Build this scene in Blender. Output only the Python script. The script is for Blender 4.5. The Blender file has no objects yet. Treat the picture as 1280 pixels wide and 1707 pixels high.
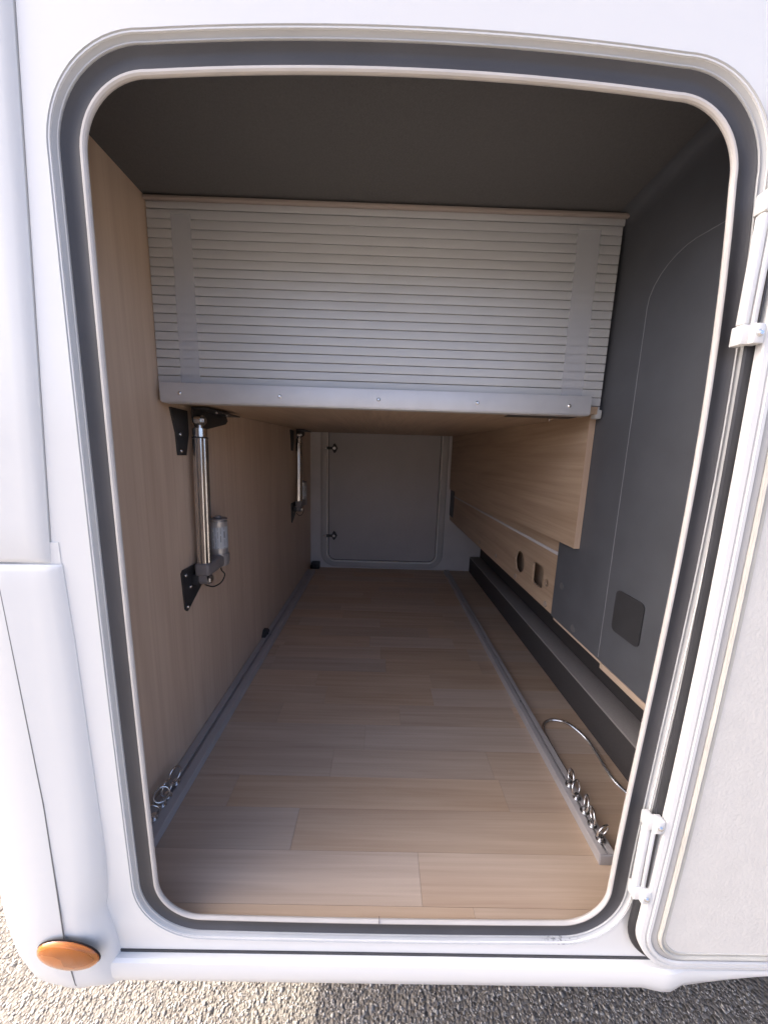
import bpy, bmesh, math, random
import numpy as np
from mathutils import Vector, Matrix

R = math.radians
random.seed(7)
scene = bpy.context.scene
COL = scene.collection

# ------------------------------------------------------------------ camera
CP = Vector((0.3839, -0.5224, 0.9179))
PITCH, YAW, ROLL, FPX = 0.1631, -0.0108, 0.031, 559.48
fw = Vector((-math.sin(YAW) * math.cos(PITCH), math.cos(YAW) * math.cos(PITCH), -math.sin(PITCH)))
rt = Vector((math.cos(YAW), math.sin(YAW), 0))
up = rt.cross(fw)
rt2 = rt * math.cos(ROLL) + up * math.sin(ROLL)
up2 = -rt * math.sin(ROLL) + up * math.cos(ROLL)
cam = bpy.data.cameras.new('Camera')
cam.sensor_fit = 'HORIZONTAL'
cam.sensor_width = 36
cam.lens = FPX / 1280 * 36
cam.clip_start = 0.01
cam.clip_end = 500
cam_o = bpy.data.objects.new('Camera', cam)
COL.objects.link(cam_o)
m = Matrix((rt2, up2, -fw)).transposed().to_4x4()
m.translation = CP
cam_o.matrix_world = m
scene.camera = cam_o

# ------------------------------------------------------------------ light
SUN_EL, SUN_BACK = R(37.6), R(9)      # sun stands to the left (-X), a little behind the vehicle (+Y)
sd = Vector((-math.cos(SUN_EL) * math.cos(SUN_BACK), math.cos(SUN_EL) * math.sin(SUN_BACK), math.sin(SUN_EL)))
world = bpy.data.worlds.new('World')
scene.world = world
world.use_nodes = True
wn = world.node_tree
bg = wn.nodes['Background']
sky = wn.nodes.new('ShaderNodeTexSky')
sky.sky_type = 'NISHITA'
sky.sun_disc = False
sky.sun_elevation = SUN_EL
sky.sun_rotation = math.atan2(sd.x, sd.y)
sky.air_density = 0.45
sky.dust_density = 6.0
sky.ozone_density = 1.2
wn.links.new(sky.outputs[0], bg.inputs[0])
bg.inputs[1].default_value = 0.15
sun = bpy.data.lights.new('Sun', 'SUN')
sun.energy = 2.2
sun.angle = R(0.5)
sun.color = (1, 0.92, 0.80)
sun_o = bpy.data.objects.new('Sun', sun)
COL.objects.link(sun_o)
sun_o.rotation_euler = sd.to_track_quat('Z', 'Y').to_euler()
vs = scene.view_settings
vs.view_transform = 'Standard'
vs.look = 'None'
vs.exposure = 2.25
vs.gamma = 1
vs.use_curve_mapping = False
scene.cycles.use_denoising = True
scene.cycles.max_bounces = 14
scene.cycles.diffuse_bounces = 8
scene.cycles.glossy_bounces = 4
scene.cycles.sample_clamp_indirect = 6


# ------------------------------------------------------------------ materials
def mat(name, col, rough=0.5, metal=0.0, noise=0.0, nscale=30, bump=0.0, bscale=200, coat=0.0, spec=0.5, rvar=0.0):
    M = bpy.data.materials.new(name)
    M.use_nodes = True
    nt = M.node_tree
    b = nt.nodes['Principled BSDF']
    b.inputs['Base Color'].default_value = (*col, 1)
    b.inputs['Roughness'].default_value = rough
    b.inputs['Metallic'].default_value = metal
    b.inputs['Coat Weight'].default_value = coat
    b.inputs['Specular IOR Level'].default_value = spec
    tc = nt.nodes.new('ShaderNodeTexCoord')
    if noise or rvar:
        n = nt.nodes.new('ShaderNodeTexNoise')
        n.inputs['Scale'].default_value = nscale
        n.inputs['Detail'].default_value = 5
        nt.links.new(tc.outputs['Object'], n.inputs['Vector'])
        if noise:
            r = nt.nodes.new('ShaderNodeValToRGB')
            r.color_ramp.elements[0].position = 0.3
            r.color_ramp.elements[1].position = 0.7
            r.color_ramp.elements[0].color = (*[c * (1 - noise) for c in col], 1)
            r.color_ramp.elements[1].color = (*[min(1, c * (1 + noise)) for c in col], 1)
            nt.links.new(n.outputs['Fac'], r.inputs['Fac'])
            nt.links.new(r.outputs['Color'], b.inputs['Base Color'])
        if rvar:
            mr = nt.nodes.new('ShaderNodeMapRange')
            mr.inputs['From Min'].default_value = 0.3
            mr.inputs['From Max'].default_value = 0.7
            mr.inputs['To Min'].default_value = max(0, rough - rvar)
            mr.inputs['To Max'].default_value = rough + rvar
            nt.links.new(n.outputs['Fac'], mr.inputs['Value'])
            nt.links.new(mr.outputs[0], b.inputs['Roughness'])
    if bump:
        n2 = nt.nodes.new('ShaderNodeTexNoise')
        n2.inputs['Scale'].default_value = bscale
        n2.inputs['Detail'].default_value = 4
        nt.links.new(tc.outputs['Object'], n2.inputs['Vector'])
        bp = nt.nodes.new('ShaderNodeBump')
        bp.inputs['Strength'].default_value = bump
        bp.inputs['Distance'].default_value = 0.002
        nt.links.new(n2.outputs['Fac'], bp.inputs['Height'])
        nt.links.new(bp.outputs['Normal'], b.inputs['Normal'])
    return M


def wood(name, dark, light, grain='z', rough=0.45, plank=False, tone=0.12, fine=1.0):
    M = bpy.data.materials.new(name)
    M.use_nodes = True
    nt = M.node_tree
    L = nt.links.new
    b = nt.nodes['Principled BSDF']
    b.inputs['Roughness'].default_value = rough
    b.inputs['Specular IOR Level'].default_value = 0.35
    tc = nt.nodes.new('ShaderNodeTexCoord')
    oi = nt.nodes.new('ShaderNodeObjectInfo')
    add = nt.nodes.new('ShaderNodeVectorMath')
    add.operation = 'ADD'
    mul = nt.nodes.new('ShaderNodeVectorMath')
    mul.operation = 'SCALE'
    mul.inputs[0].default_value = (13.1, 7.7, 9.3)
    L(oi.outputs['Random'], mul.inputs['Scale'])
    L(tc.outputs['Object'], add.inputs[0])
    L(mul.outputs[0], add.inputs[1])
    mp = nt.nodes.new('ShaderNodeMapping')
    lo, hi = 1.6, 38.0 * fine
    mp.inputs['Scale'].default_value = {'x': (lo, hi, hi), 'y': (hi, lo, hi), 'z': (hi, hi, lo)}[grain]
    L(add.outputs[0], mp.inputs['Vector'])
    n = nt.nodes.new('ShaderNodeTexNoise')
    n.inputs['Scale'].default_value = 1.0
    n.inputs['Detail'].default_value = 7
    n.inputs['Roughness'].default_value = 0.62
    n.inputs['Distortion'].default_value = 0.6
    L(mp.outputs[0], n.inputs['Vector'])
    mp2 = nt.nodes.new('ShaderNodeMapping')
    mp2.inputs['Scale'].default_value = {'x': (.9, 9, 9), 'y': (9, .9, 9), 'z': (9, 9, .9)}[grain]
    L(add.outputs[0], mp2.inputs['Vector'])
    n2 = nt.nodes.new('ShaderNodeTexNoise')
    n2.inputs['Scale'].default_value = 1.3
    n2.inputs['Detail'].default_value = 3
    n2.inputs['Distortion'].default_value = 1.2
    L(mp2.outputs[0], n2.inputs['Vector'])
    mx = nt.nodes.new('ShaderNodeMath')
    mx.operation = 'MULTIPLY_ADD'
    mx.inputs[1].default_value = 0.55
    L(n.outputs['Fac'], mx.inputs[0])
    m3 = nt.nodes.new('ShaderNodeMath')
    m3.operation = 'MULTIPLY'
    m3.inputs[1].default_value = 0.45
    L(n2.outputs['Fac'], m3.inputs[0])
    L(m3.outputs[0], mx.inputs[2])
    r = nt.nodes.new('ShaderNodeValToRGB')
    r.color_ramp.elements[0].position = 0.32
    r.color_ramp.elements[1].position = 0.66
    r.color_ramp.elements[0].color = (*dark, 1)
    r.color_ramp.elements[1].color = (*light, 1)
    L(mx.outputs[0], r.inputs['Fac'])
    out = r.outputs['Color']
    if plank:
        hs = nt.nodes.new('ShaderNodeHueSaturation')
        mr = nt.nodes.new('ShaderNodeMapRange')
        mr.inputs['To Min'].default_value = 1 - tone
        mr.inputs['To Max'].default_value = 1 + tone
        L(oi.outputs['Random'], mr.inputs['Value'])
        L(mr.outputs[0], hs.inputs['Value'])
        sw = nt.nodes.new('ShaderNodeMath')
        sw.operation = 'FRACT'
        s2 = nt.nodes.new('ShaderNodeMath')
        s2.operation = 'MULTIPLY'
        s2.inputs[1].default_value = 17.3
        L(oi.outputs['Random'], s2.inputs[0])
        L(s2.outputs[0], sw.inputs[0])
        mr2 = nt.nodes.new('ShaderNodeMapRange')
        mr2.inputs['To Min'].default_value = 0.85
        mr2.inputs['To Max'].default_value = 1.15
        L(sw.outputs[0], mr2.inputs['Value'])
        L(mr2.outputs[0], hs.inputs['Saturation'])
        L(out, hs.inputs['Color'])
        out = hs.outputs['Color']
    L(out, b.inputs['Base Color'])
    bp = nt.nodes.new('ShaderNodeBump')
    bp.inputs['Strength'].default_value = 0.12
    bp.inputs['Distance'].default_value = 0.001
    L(n.outputs['Fac'], bp.inputs['Height'])
    L(bp.outputs['Normal'], b.inputs['Normal'])
    return M


WHITE = mat('white_gelcoat', (0.765, 0.76, 0.745), 0.3, coat=0.25)
WHITE2 = mat('white_bumper_plastic', (0.755, 0.75, 0.735), 0.36)
ALU_WHITE = mat('white_coated_aluminium', (0.72, 0.71, 0.69), 0.34)
ALU_GREY = mat('grey_coated_profile', (0.46, 0.46, 0.455), 0.38, noise=0.05, nscale=12, rvar=0.08)


def smudge(M, c, size, strength=0.75):
    """A dark scuff of its own shape at object-space point c."""
    nt = M.node_tree
    L = nt.links.new
    b_ = nt.nodes['Principled BSDF']
    src = b_.inputs['Base Color'].links[0].from_socket if b_.inputs['Base Color'].links else None
    tc = nt.nodes.new('ShaderNodeTexCoord')
    mp = nt.nodes.new('ShaderNodeMapping')
    mp.vector_type = 'TEXTURE'
    mp.inputs['Location'].default_value = c
    mp.inputs['Scale'].default_value = size
    L(tc.outputs['Object'], mp.inputs['Vector'])
    ln = nt.nodes.new('ShaderNodeVectorMath')
    ln.operation = 'LENGTH'
    L(mp.outputs[0], ln.inputs[0])
    mr = nt.nodes.new('ShaderNodeMapRange')
    mr.inputs['From Min'].default_value = 1.0
    mr.inputs['From Max'].default_value = 0.2
    L(ln.outputs['Value'], mr.inputs['Value'])
    n = nt.nodes.new('ShaderNodeTexNoise')
    n.inputs['Scale'].default_value = 170
    n.inputs['Detail'].default_value = 4
    L(tc.outputs['Object'], n.inputs['Vector'])
    m2 = nt.nodes.new('ShaderNodeMapRange')
    m2.inputs['From Min'].default_value = 0.48
    m2.inputs['From Max'].default_value = 0.62
    L(n.outputs['Fac'], m2.inputs['Value'])
    mu = nt.nodes.new('ShaderNodeMath')
    mu.operation = 'MULTIPLY'
    L(mr.outputs[0], mu.inputs[0])
    L(m2.outputs[0], mu.inputs[1])
    m3 = nt.nodes.new('ShaderNodeMath')
    m3.operation = 'MULTIPLY'
    m3.inputs[1].default_value = strength
    L(mu.outputs[0], m3.inputs[0])
    mx = nt.nodes.new('ShaderNodeMix')
    mx.data_type = 'RGBA'
    mx.inputs[7].default_value = (0.05, 0.05, 0.055, 1)
    if src: L(src, mx.inputs[6])
    else: mx.inputs[6].default_value = b_.inputs['Base Color'].default_value
    L(m3.outputs[0], mx.inputs['Factor'])
    L(mx.outputs[2], b_.inputs['Base Color'])


smudge(ALU_GREY, (0.765 + 0.34, 0.022, -0.016 + 0.58), (0.045, 0.05, 0.012))
SEAL = mat('dark_grey_rubber', (0.060, 0.058, 0.062), 0.55, noise=0.12, nscale=9, bump=0.1, bscale=400)
SEALB = mat('black_rubber', (0.03, 0.03, 0.034), 0.5, noise=0.15, nscale=20)
BEAD = mat('off_white_rubber', (0.58, 0.54, 0.50), 0.5, noise=0.06, nscale=15)
BEIGE = mat('beige_rubber', (0.50, 0.48, 0.43), 0.55, noise=0.08, nscale=15)
CREAM = mat('cream_grained_panel', (0.70, 0.67, 0.62), 0.55, noise=0.03, nscale=25, bump=0.45, bscale=160)
FELT = mat('dark_grey_felt', (0.118, 0.114, 0.113), 0.95, noise=0.07, nscale=300, bump=0.5, bscale=700, spec=0.2)
DARKP = mat('anthracite_laminate', (0.078, 0.082, 0.093), 0.55, noise=0.08, nscale=14, bump=0.15, bscale=500)
DARKP2 = mat('black_carpet', (0.085, 0.078, 0.076), 0.95, noise=0.06, nscale=200, bump=0.15, bscale=600, spec=0.2)
LEDGE_LIT = mat('lit_ledge_carpet', (0.40, 0.37, 0.35), 0.95, noise=0.05, nscale=200, bump=0.15, bscale=600, spec=0.2)  # carpet colour lightened to imitate light on the ledge's upward face
GREYW = mat('grey_far_panel', (0.62, 0.585, 0.57), 0.5, noise=0.05, nscale=8)
GREYF = mat('grey_far_frame', (0.47, 0.445, 0.43), 0.5, noise=0.05, nscale=8)
SLAT = mat('silver_shutter_slat', (0.535, 0.54, 0.545), 0.45, metal=0.1, noise=0.03, nscale=6)
GROOVE = mat('shutter_groove_dark', (0.07, 0.055, 0.048), 0.8)
BAR = mat('brushed_aluminium', (0.62, 0.62, 0.64), 0.52, metal=0.35, noise=0.04, nscale=20)
CHROME = mat('polished_steel', (0.72, 0.70, 0.68), 0.16, metal=1.0, noise=0.05, nscale=30)
ZINC = mat('zinc_plated_steel', (0.74, 0.74, 0.74), 0.27, metal=1.0, noise=0.1, nscale=60)
RAILM = mat('anodised_rail', (0.43, 0.40, 0.39), 0.5, metal=0.0, noise=0.07, nscale=12, rvar=0.08)
RAILCAP = mat('grey_plastic_cap', (0.33, 0.32, 0.33), 0.45)
BLKM = mat('black_coated_steel', (0.035, 0.034, 0.035), 0.45, noise=0.2, nscale=30)
GEAR = mat('grey_cast_housing', (0.20, 0.18, 0.175), 0.42, noise=0.06, nscale=40)
MOTOR = mat('grey_motor_can', (0.47, 0.445, 0.43), 0.3, metal=0.5, noise=0.06, nscale=40)
CABLEM = mat('black_cable', (0.03, 0.028, 0.026), 0.5)
LINEW = mat('pale_seam_strip', (0.52, 0.50, 0.50), 0.5)
CAPM = mat('screw_cap', (0.40, 0.33, 0.27), 0.35, coat=0.3)
CAPD = mat('dark_screw_cap', (0.12, 0.12, 0.125), 0.3, coat=0.4)
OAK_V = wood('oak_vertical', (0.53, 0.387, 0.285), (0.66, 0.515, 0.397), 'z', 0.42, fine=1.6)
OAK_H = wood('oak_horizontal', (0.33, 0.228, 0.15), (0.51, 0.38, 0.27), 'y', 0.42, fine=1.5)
OAK_E = wood('oak_edge_band', (0.40, 0.28, 0.20), (0.50, 0.37, 0.27), 'z', 0.5)
PLY = wood('raw_ply_edge', (0.36, 0.27, 0.20), (0.55, 0.43, 0.33), 'y', 0.7)
FLOORM = wood('vinyl_oak_plank', (0.455, 0.325, 0.231), (0.61, 0.468, 0.350), 'x', 0.6, plank=True, tone=0.07, fine=1.9)
FLOORB = mat('floor_joint_dark', (0.26, 0.19, 0.14), 0.8)


def label_mat():
    M = mat('motor_sticker', (0.62, 0.64, 0.66), 0.35)
    nt = M.node_tree
    b = nt.nodes['Principled BSDF']
    tc = nt.nodes.new('ShaderNodeTexCoord')
    br = nt.nodes.new('ShaderNodeTexBrick')
    br.inputs['Scale'].default_value = 34
    br.inputs['Brick Width'].default_value = 0.9
    br.inputs['Color1'].default_value = (0.42, 0.44, 0.46, 1)
    br.inputs['Color2'].default_value = (0.20, 0.21, 0.22, 1)
    br.inputs['Mortar'].default_value = (0.48, 0.50, 0.52, 1)
    br.inputs['Mortar Size'].default_value = 0.09
    mp = nt.nodes.new('ShaderNodeMapping')
    mp.inputs['Rotation'].default_value = (R(90), 0, R(90))
    nt.links.new(tc.outputs['Object'], mp.inputs['Vector'])
    nt.links.new(mp.outputs[0], br.inputs['Vector'])
    nt.links.new(br.outputs['Color'], b.inputs['Base Color'])
    return M


STICK = label_mat()


def amber_mat():
    M = mat('amber_lens', (0.85, 0.30, 0.05), 0.08, coat=0.5)
    nt = M.node_tree
    b = nt.nodes['Principled BSDF']
    b.inputs['Transmission Weight'].default_value = 0.7
    b.inputs['IOR'].default_value = 1.45
    return M


AMBER = amber_mat()
AMBIN = mat('lamp_reflector_bowl', (0.80, 0.66, 0.50), 0.3)


def tape_mat():
    M = bpy.data.materials.new('clear_tape')
    M.use_nodes = True
    b = M.node_tree.nodes['Principled BSDF']
    b.inputs['Base Color'].default_value = (0.70, 0.71, 0.76, 1)
    b.inputs['Roughness'].default_value = 0.22
    b.inputs['Alpha'].default_value = 0.36
    b.inputs['Coat Weight'].default_value = 0.6
    b.inputs['Coat Roughness'].default_value = 0.15
    return M


TAPE = tape_mat()


def ground_mat(name, light, dark, bumpd):
    M = bpy.data.materials.new(name)
    M.use_nodes = True
    nt = M.node_tree
    L = nt.links.new
    b = nt.nodes['Principled BSDF']
    b.inputs['Roughness'].default_value = 0.9
    b.inputs['Specular IOR Level'].default_value = 0.25
    tc = nt.nodes.new('ShaderNodeTexCoord')
    v = nt.nodes.new('ShaderNodeTexVoronoi')
    v.inputs['Scale'].default_value = 110
    L(tc.outputs['Object'], v.inputs['Vector'])
    n = nt.nodes.new('ShaderNodeTexNoise')
    n.inputs['Scale'].default_value = 7
    n.inputs['Detail'].default_value = 8
    L(tc.outputs['Object'], n.inputs['Vector'])
    r = nt.nodes.new('ShaderNodeValToRGB')
    r.color_ramp.elements[0].color = (*dark, 1)
    r.color_ramp.elements[1].color = (*light, 1)
    mx = nt.nodes.new('ShaderNodeMix')
    mx.data_type = 'RGBA'
    mx.inputs['Factor'].default_value = 0.35
    L(v.outputs['Color'], mx.inputs[6])
    L(n.outputs['Color'], mx.inputs[7])
    bw = nt.nodes.new('ShaderNodeRGBToBW')
    L(mx.outputs[2], bw.inputs[0])
    L(bw.outputs[0], r.inputs['Fac'])
    L(r.outputs['Color'], b.inputs['Base Color'])
    bp = nt.nodes.new('ShaderNodeBump')
    bp.inputs['Distance'].default_value = bumpd
    bp.invert = True
    L(v.outputs['Distance'], bp.inputs['Height'])
    L(bp.outputs['Normal'], b.inputs['Normal'])
    return M


GROUND = ground_mat('pale_asphalt', (0.27, 0.245, 0.215), (0.09, 0.080, 0.072), 0.006)


def stone_mat():
    M = bpy.data.materials.new('asphalt_chippings')
    M.use_nodes = True
    nt = M.node_tree
    b = nt.nodes['Principled BSDF']
    b.inputs['Roughness'].default_value = 0.8
    at = nt.nodes.new('ShaderNodeTexCoord')
    v = nt.nodes.new('ShaderNodeTexNoise')
    v.inputs['Scale'].default_value = 120
    v.inputs['Detail'].default_value = 2
    nt.links.new(at.outputs['Object'], v.inputs['Vector'])
    r = nt.nodes.new('ShaderNodeValToRGB')
    r.color_ramp.elements[0].position = 0.34
    r.color_ramp.elements[1].position = 0.66
    r.color_ramp.elements[0].color = (0.11, 0.098, 0.09, 1)
    r.color_ramp.elements[1].color = (0.41, 0.39, 0.36, 1)
    nt.links.new(v.outputs['Fac'], r.inputs['Fac'])
    nt.links.new(r.outputs['Color'], b.inputs['Base Color'])
    return M


STONE = stone_mat()


# ------------------------------------------------------------------ object helpers
def origin(o):
    p = Vector((0, 0, 0))
    while o is not None:
        p += o.location
        o = o.parent
    return p


def obj(name, bm, material, parent=None, smooth=35, loc=None):
    """World-space bmesh -> one mesh object (origin at loc, or at its parent's origin)."""
    me = bpy.data.meshes.new(name)
    o = bpy.data.objects.new(name, me)
    COL.objects.link(o)
    if parent is not None:
        o.parent = parent
    base = origin(parent) if parent is not None else Vector((0, 0, 0))
    if loc is not None:
        o.location = Vector(loc) - base
        base = Vector(loc)
    bmesh.ops.recalc_face_normals(bm, faces=bm.faces[:])
    bmesh.ops.translate(bm, verts=bm.verts[:], vec=-base)
    bm.to_mesh(me)
    bm.free()
    if smooth:
        for p in me.polygons:
            p.use_smooth = True
        me.set_sharp_from_angle(angle=R(smooth))
    for mm in (material if isinstance(material, (list, tuple)) else [material]):
        me.materials.append(mm)
    return o


def tag(o, label=None, cat=None, group=None, kind=None):
    if label: o['label'] = label
    if cat: o['category'] = cat
    if group: o['group'] = group
    if kind: o['kind'] = kind
    return o


def thing(name, loc, label, cat, group=None):
    o = bpy.data.objects.new(name, None)
    o.empty_display_size = 0.05
    COL.objects.link(o)
    o.location = loc
    return tag(o, label, cat, group)


def copy_tree(o, parent=None):
    c = o.copy()
    COL.objects.link(c)
    c.parent = parent
    for ch in list(o.children):
        copy_tree(ch, c)
    return c


def box(x0, x1, y0, y1, z0, z1, bev=0.0, seg=2, bm=None):
    b = bmesh.new()
    bmesh.ops.create_cube(b, size=1)
    bmesh.ops.scale(b, vec=(x1 - x0, y1 - y0, z1 - z0), verts=b.verts[:])
    bmesh.ops.translate(b, vec=((x0 + x1) / 2, (y0 + y1) / 2, (z0 + z1) / 2), verts=b.verts[:])
    if bev:
        bmesh.ops.bevel(b, geom=b.edges[:], offset=bev, segments=seg, affect='EDGES', profile=0.5)
    return b


def merge(*bms):
    out = bmesh.new()
    for b in bms:
        me = bpy.data.meshes.new('tmp')
        b.to_mesh(me)
        b.free()
        out.from_mesh(me)
        bpy.data.meshes.remove(me)
    return out


def cyl(p0, p1, r, seg=20, r1=None, bev=0.0):
    p0, p1 = Vector(p0), Vector(p1)
    d = p1 - p0
    b = bmesh.new()
    bmesh.ops.create_cone(b, cap_ends=True, segments=seg, radius1=r, radius2=r if r1 is None else r1, depth=d.length)
    if bev:
        es = [e for e in b.edges if len(e.link_faces) == 2 and any(len(f.verts) > 4 for f in e.link_faces)]
        bmesh.ops.bevel(b, geom=es, offset=bev, segments=2, affect='EDGES')
    M = d.to_track_quat('Z', 'Y').to_matrix().to_4x4()
    M.translation = (p0 + p1) / 2
    bmesh.ops.transform(b, matrix=M, verts=b.verts[:])
    return b


def tube(path, r, seg=8, ridge=0.0, cap=True):
    pts = [Vector(p) for p in path]
    b = bmesh.new()
    rings = []
    prev = None
    for i, p in enumerate(pts):
        t = (pts[min(i + 1, len(pts) - 1)] - pts[max(i - 1, 0)]).normalized()
        n = Vector((0, 0, 1)) if prev is None else prev
        n = (n - t * n.dot(t))
        if n.length < 1e-4:
            n = t.orthogonal()
        n.normalize()
        prev = n
        bn = t.cross(n)
        rr = r * (1 + ridge * (1 if i % 2 else -1))
        rings.append([b.verts.new(p + (n * math.cos(a) + bn * math.sin(a)) * rr)
                      for a in (2 * math.pi * k / seg for k in range(seg))])
    for A, B in zip(rings, rings[1:]):
        for k in range(seg):
            b.faces.new((A[k], A[(k + 1) % seg], B[(k + 1) % seg], B[k]))
    if cap:
        b.faces.new(rings[0])
        b.faces.new(rings[-1][::-1])
    return b


def spline(pts, n):
    """Catmull-Rom through pts, n samples per span."""
    P = [Vector(p) for p in pts]
    P = [P[0] * 2 - P[1]] + P + [P[-1] * 2 - P[-2]]
    out = []
    for i in range(1, len(P) - 2):
        a, b_, c, d = P[i - 1:i + 3]
        for k in range(n):
            t = k / n
            out.append(0.5 * ((2 * b_) + (c - a) * t + (2 * a - 5 * b_ + 4 * c - d) * t * t + (3 * b_ - a - 3 * c + d) * t ** 3))
    out.append(P[-2])
    return out


def resample(pts, step):
    P = [Vector(p) for p in pts]
    acc = [0]
    for a, b_ in zip(P, P[1:]):
        acc.append(acc[-1] + (b_ - a).length)
    n = max(2, int(acc[-1] / step))
    out = []
    j = 0
    for i in range(n + 1):
        s = acc[-1] * i / n
        while j < len(acc) - 2 and acc[j + 1] < s:
            j += 1
        t = (s - acc[j]) / max(1e-9, acc[j + 1] - acc[j])
        out.append(P[j].lerp(P[j + 1], t))
    return out


def rrect(x0, x1, z0, z1, r, bulge=(0, 0, 0, 0), n=16, m=18, skew=1.0):
    """Rounded rectangle in XZ, counter-clockwise from the bottom edge; r = (bl, br, tr, tl); bulge = (bottom, right, top, left)."""
    if not isinstance(r, (tuple, list)):
        r = (r,) * 4
    bl, br, tr, tl = r
    pts = []

    def edge(a, b_, bu, nx, nz, sk=1.0):
        for k in range(m):
            t = k / m
            s = 1 - (2 * t ** sk - 1) ** 2
            pts.append((a[0] + (b_[0] - a[0]) * t + nx * bu * s, a[1] + (b_[1] - a[1]) * t + nz * bu * s))

    def arc(cx, cz, rr, a0):
        for k in range(n):
            a = R(a0 + 90 * k / n)
            pts.append((cx + rr * math.cos(a), cz + rr * math.sin(a)))
    edge((x0 + bl, z0), (x1 - br, z0), bulge[0], 0, -1)
    arc(x1 - br, z0 + br, br, -90)
    edge((x1, z0 + br), (x1, z1 - tr), bulge[1], 1, 0, skew)
    arc(x1 - tr, z1 - tr, tr, 0)
    edge((x1 - tr, z1), (x0 + tl, z1), bulge[2], 0, 1)
    arc(x0 + tl, z1 - tl, tl, 90)
    edge((x0, z1 - tl), (x0, z0 + bl), bulge[3], -1, 0)
    arc(x0 + bl, z0 + bl, bl, 180)
    return pts


def sweep(pathfn, profile, closed=False):
    """pathfn(offset) -> closed XZ path; profile = [(offset, Y), ...]."""
    b = bmesh.new()
    loops = [[b.verts.new((x, y, z)) for x, z in pathfn(o)] for o, y in profile]
    k = len(loops[0])
    pr = list(zip(loops, loops[1:]))
    if closed:
        pr.append((loops[-1], loops[0]))
    for A, B in pr:
        for i in range(k):
            b.faces.new((A[i], A[(i + 1) % k], B[(i + 1) % k], B[i]))
    return b


def plate(outer, holes, to3d, thick):
    """Flat plate with holes: outlines in 2D, to3d(u, v, w) -> point, thickness along w."""
    b = bmesh.new()
    loops = []
    for lp in [outer] + list(holes):
        vs_ = [b.verts.new((u, v, 0)) for u, v in lp]
        es = [b.edges.new((vs_[i], vs_[(i + 1) % len(vs_)])) for i in range(len(vs_))]
        loops.append((vs_, es))
    if holes:
        bmesh.ops.triangle_fill(b, use_beauty=True, use_dissolve=False, edges=b.edges[:])
    else:
        b.faces.new(loops[0][0])
    top = b.faces[:]
    ret = bmesh.ops.extrude_face_region(b, geom=top)
    nv = [g for g in ret['geom'] if isinstance(g, bmesh.types.BMVert)]
    for v in nv:
        v.co.z = 1.0
    for v in b.verts:
        v.co = Vector(to3d(v.co.x, v.co.y, v.co.z * thick))
    return b


def circle(cu, cv, r, n=24, ru=None):
    return [(cu + (ru or r) * math.cos(2 * math.pi * k / n), cv + r * math.sin(2 * math.pi * k / n)) for k in range(n)]


def screw(name, p, d, r, material, parent, seg=14):
    """Round-head screw with a cross recess look: domed head."""
    p, d = Vector(p), Vector(d).normalized()
    b = merge(cyl(p, p + d * r * 0.35, r, seg), cyl(p + d * r * 0.35, p + d * r * 0.75, r, seg, r1=r * 0.55),
              cyl(p + d * r * 0.7, p + d * r * 0.78, r * 0.35, 6))
    return obj(name, b, material, parent)


# ================================================================== SETTING
# ground
GZ = -0.58
b = bmesh.new()
bmesh.ops.create_grid(b, x_segments=2, y_segments=2, size=150)
bmesh.ops.translate(b, verts=b.verts[:], vec=(0, 0, GZ))
tag(obj('ground', b, GROUND, smooth=0), kind='structure')

# chippings standing proud of the asphalt where the picture looks at it
rng = np.random.default_rng(3)
ico = bmesh.new()
bmesh.ops.create_icosphere(ico, subdivisions=1, radius=1)
iv = np.array([v.co[:] for v in ico.verts])
ifc = np.array([[v.index for v in f.verts] for f in ico.faces])
ico.free()
NS = 46000
px = rng.uniform(-1.15, 1.5, NS)
py = rng.uniform(0.0, 0.85, NS)
rs = np.clip(rng.lognormal(math.log(0.0023), 0.36, NS), 0.0012, 0.0085)
ang = rng.uniform(0, 6.283, NS)
asp = rng.uniform(0.6, 1.6, NS)
flat = rng.uniform(0.45, 0.8, NS)
jit = rng.uniform(0.75, 1.2, (NS, len(iv), 1))
V = iv[None] * jit * rs[:, None, None]
V[:, :, 0] *= asp[:, None]
V[:, :, 2] *= flat[:, None]
c, s = np.cos(ang)[:, None], np.sin(ang)[:, None]
X = V[:, :, 0] * c - V[:, :, 1] * s + px[:, None]
Y = V[:, :, 0] * s + V[:, :, 1] * c + py[:, None]
Z = V[:, :, 2] + GZ + (rs * 0.12)[:, None]
VV = np.stack([X, Y, Z], -1).reshape(-1, 3)
FF = (ifc[None] + (np.arange(NS) * len(iv))[:, None, None]).reshape(-1, 3)
me = bpy.data.meshes.new('asphalt_chippings')
me.vertices.add(len(VV))
me.vertices.foreach_set('co', VV.ravel())
me.loops.add(FF.size)
me.loops.foreach_set('vertex_index', FF.ravel().astype(np.int32))
me.polygons.add(len(FF))
me.polygons.foreach_set('loop_start', (np.arange(len(FF)) * 3).astype(np.int32))
me.update()
me.validate()
me.materials.append(STONE)
o = bpy.data.objects.new('asphalt_chippings', me)
COL.objects.link(o)
tag(o, 'pale stone chippings bedded in the asphalt under the vehicle', 'chippings', kind='stuff')

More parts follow.
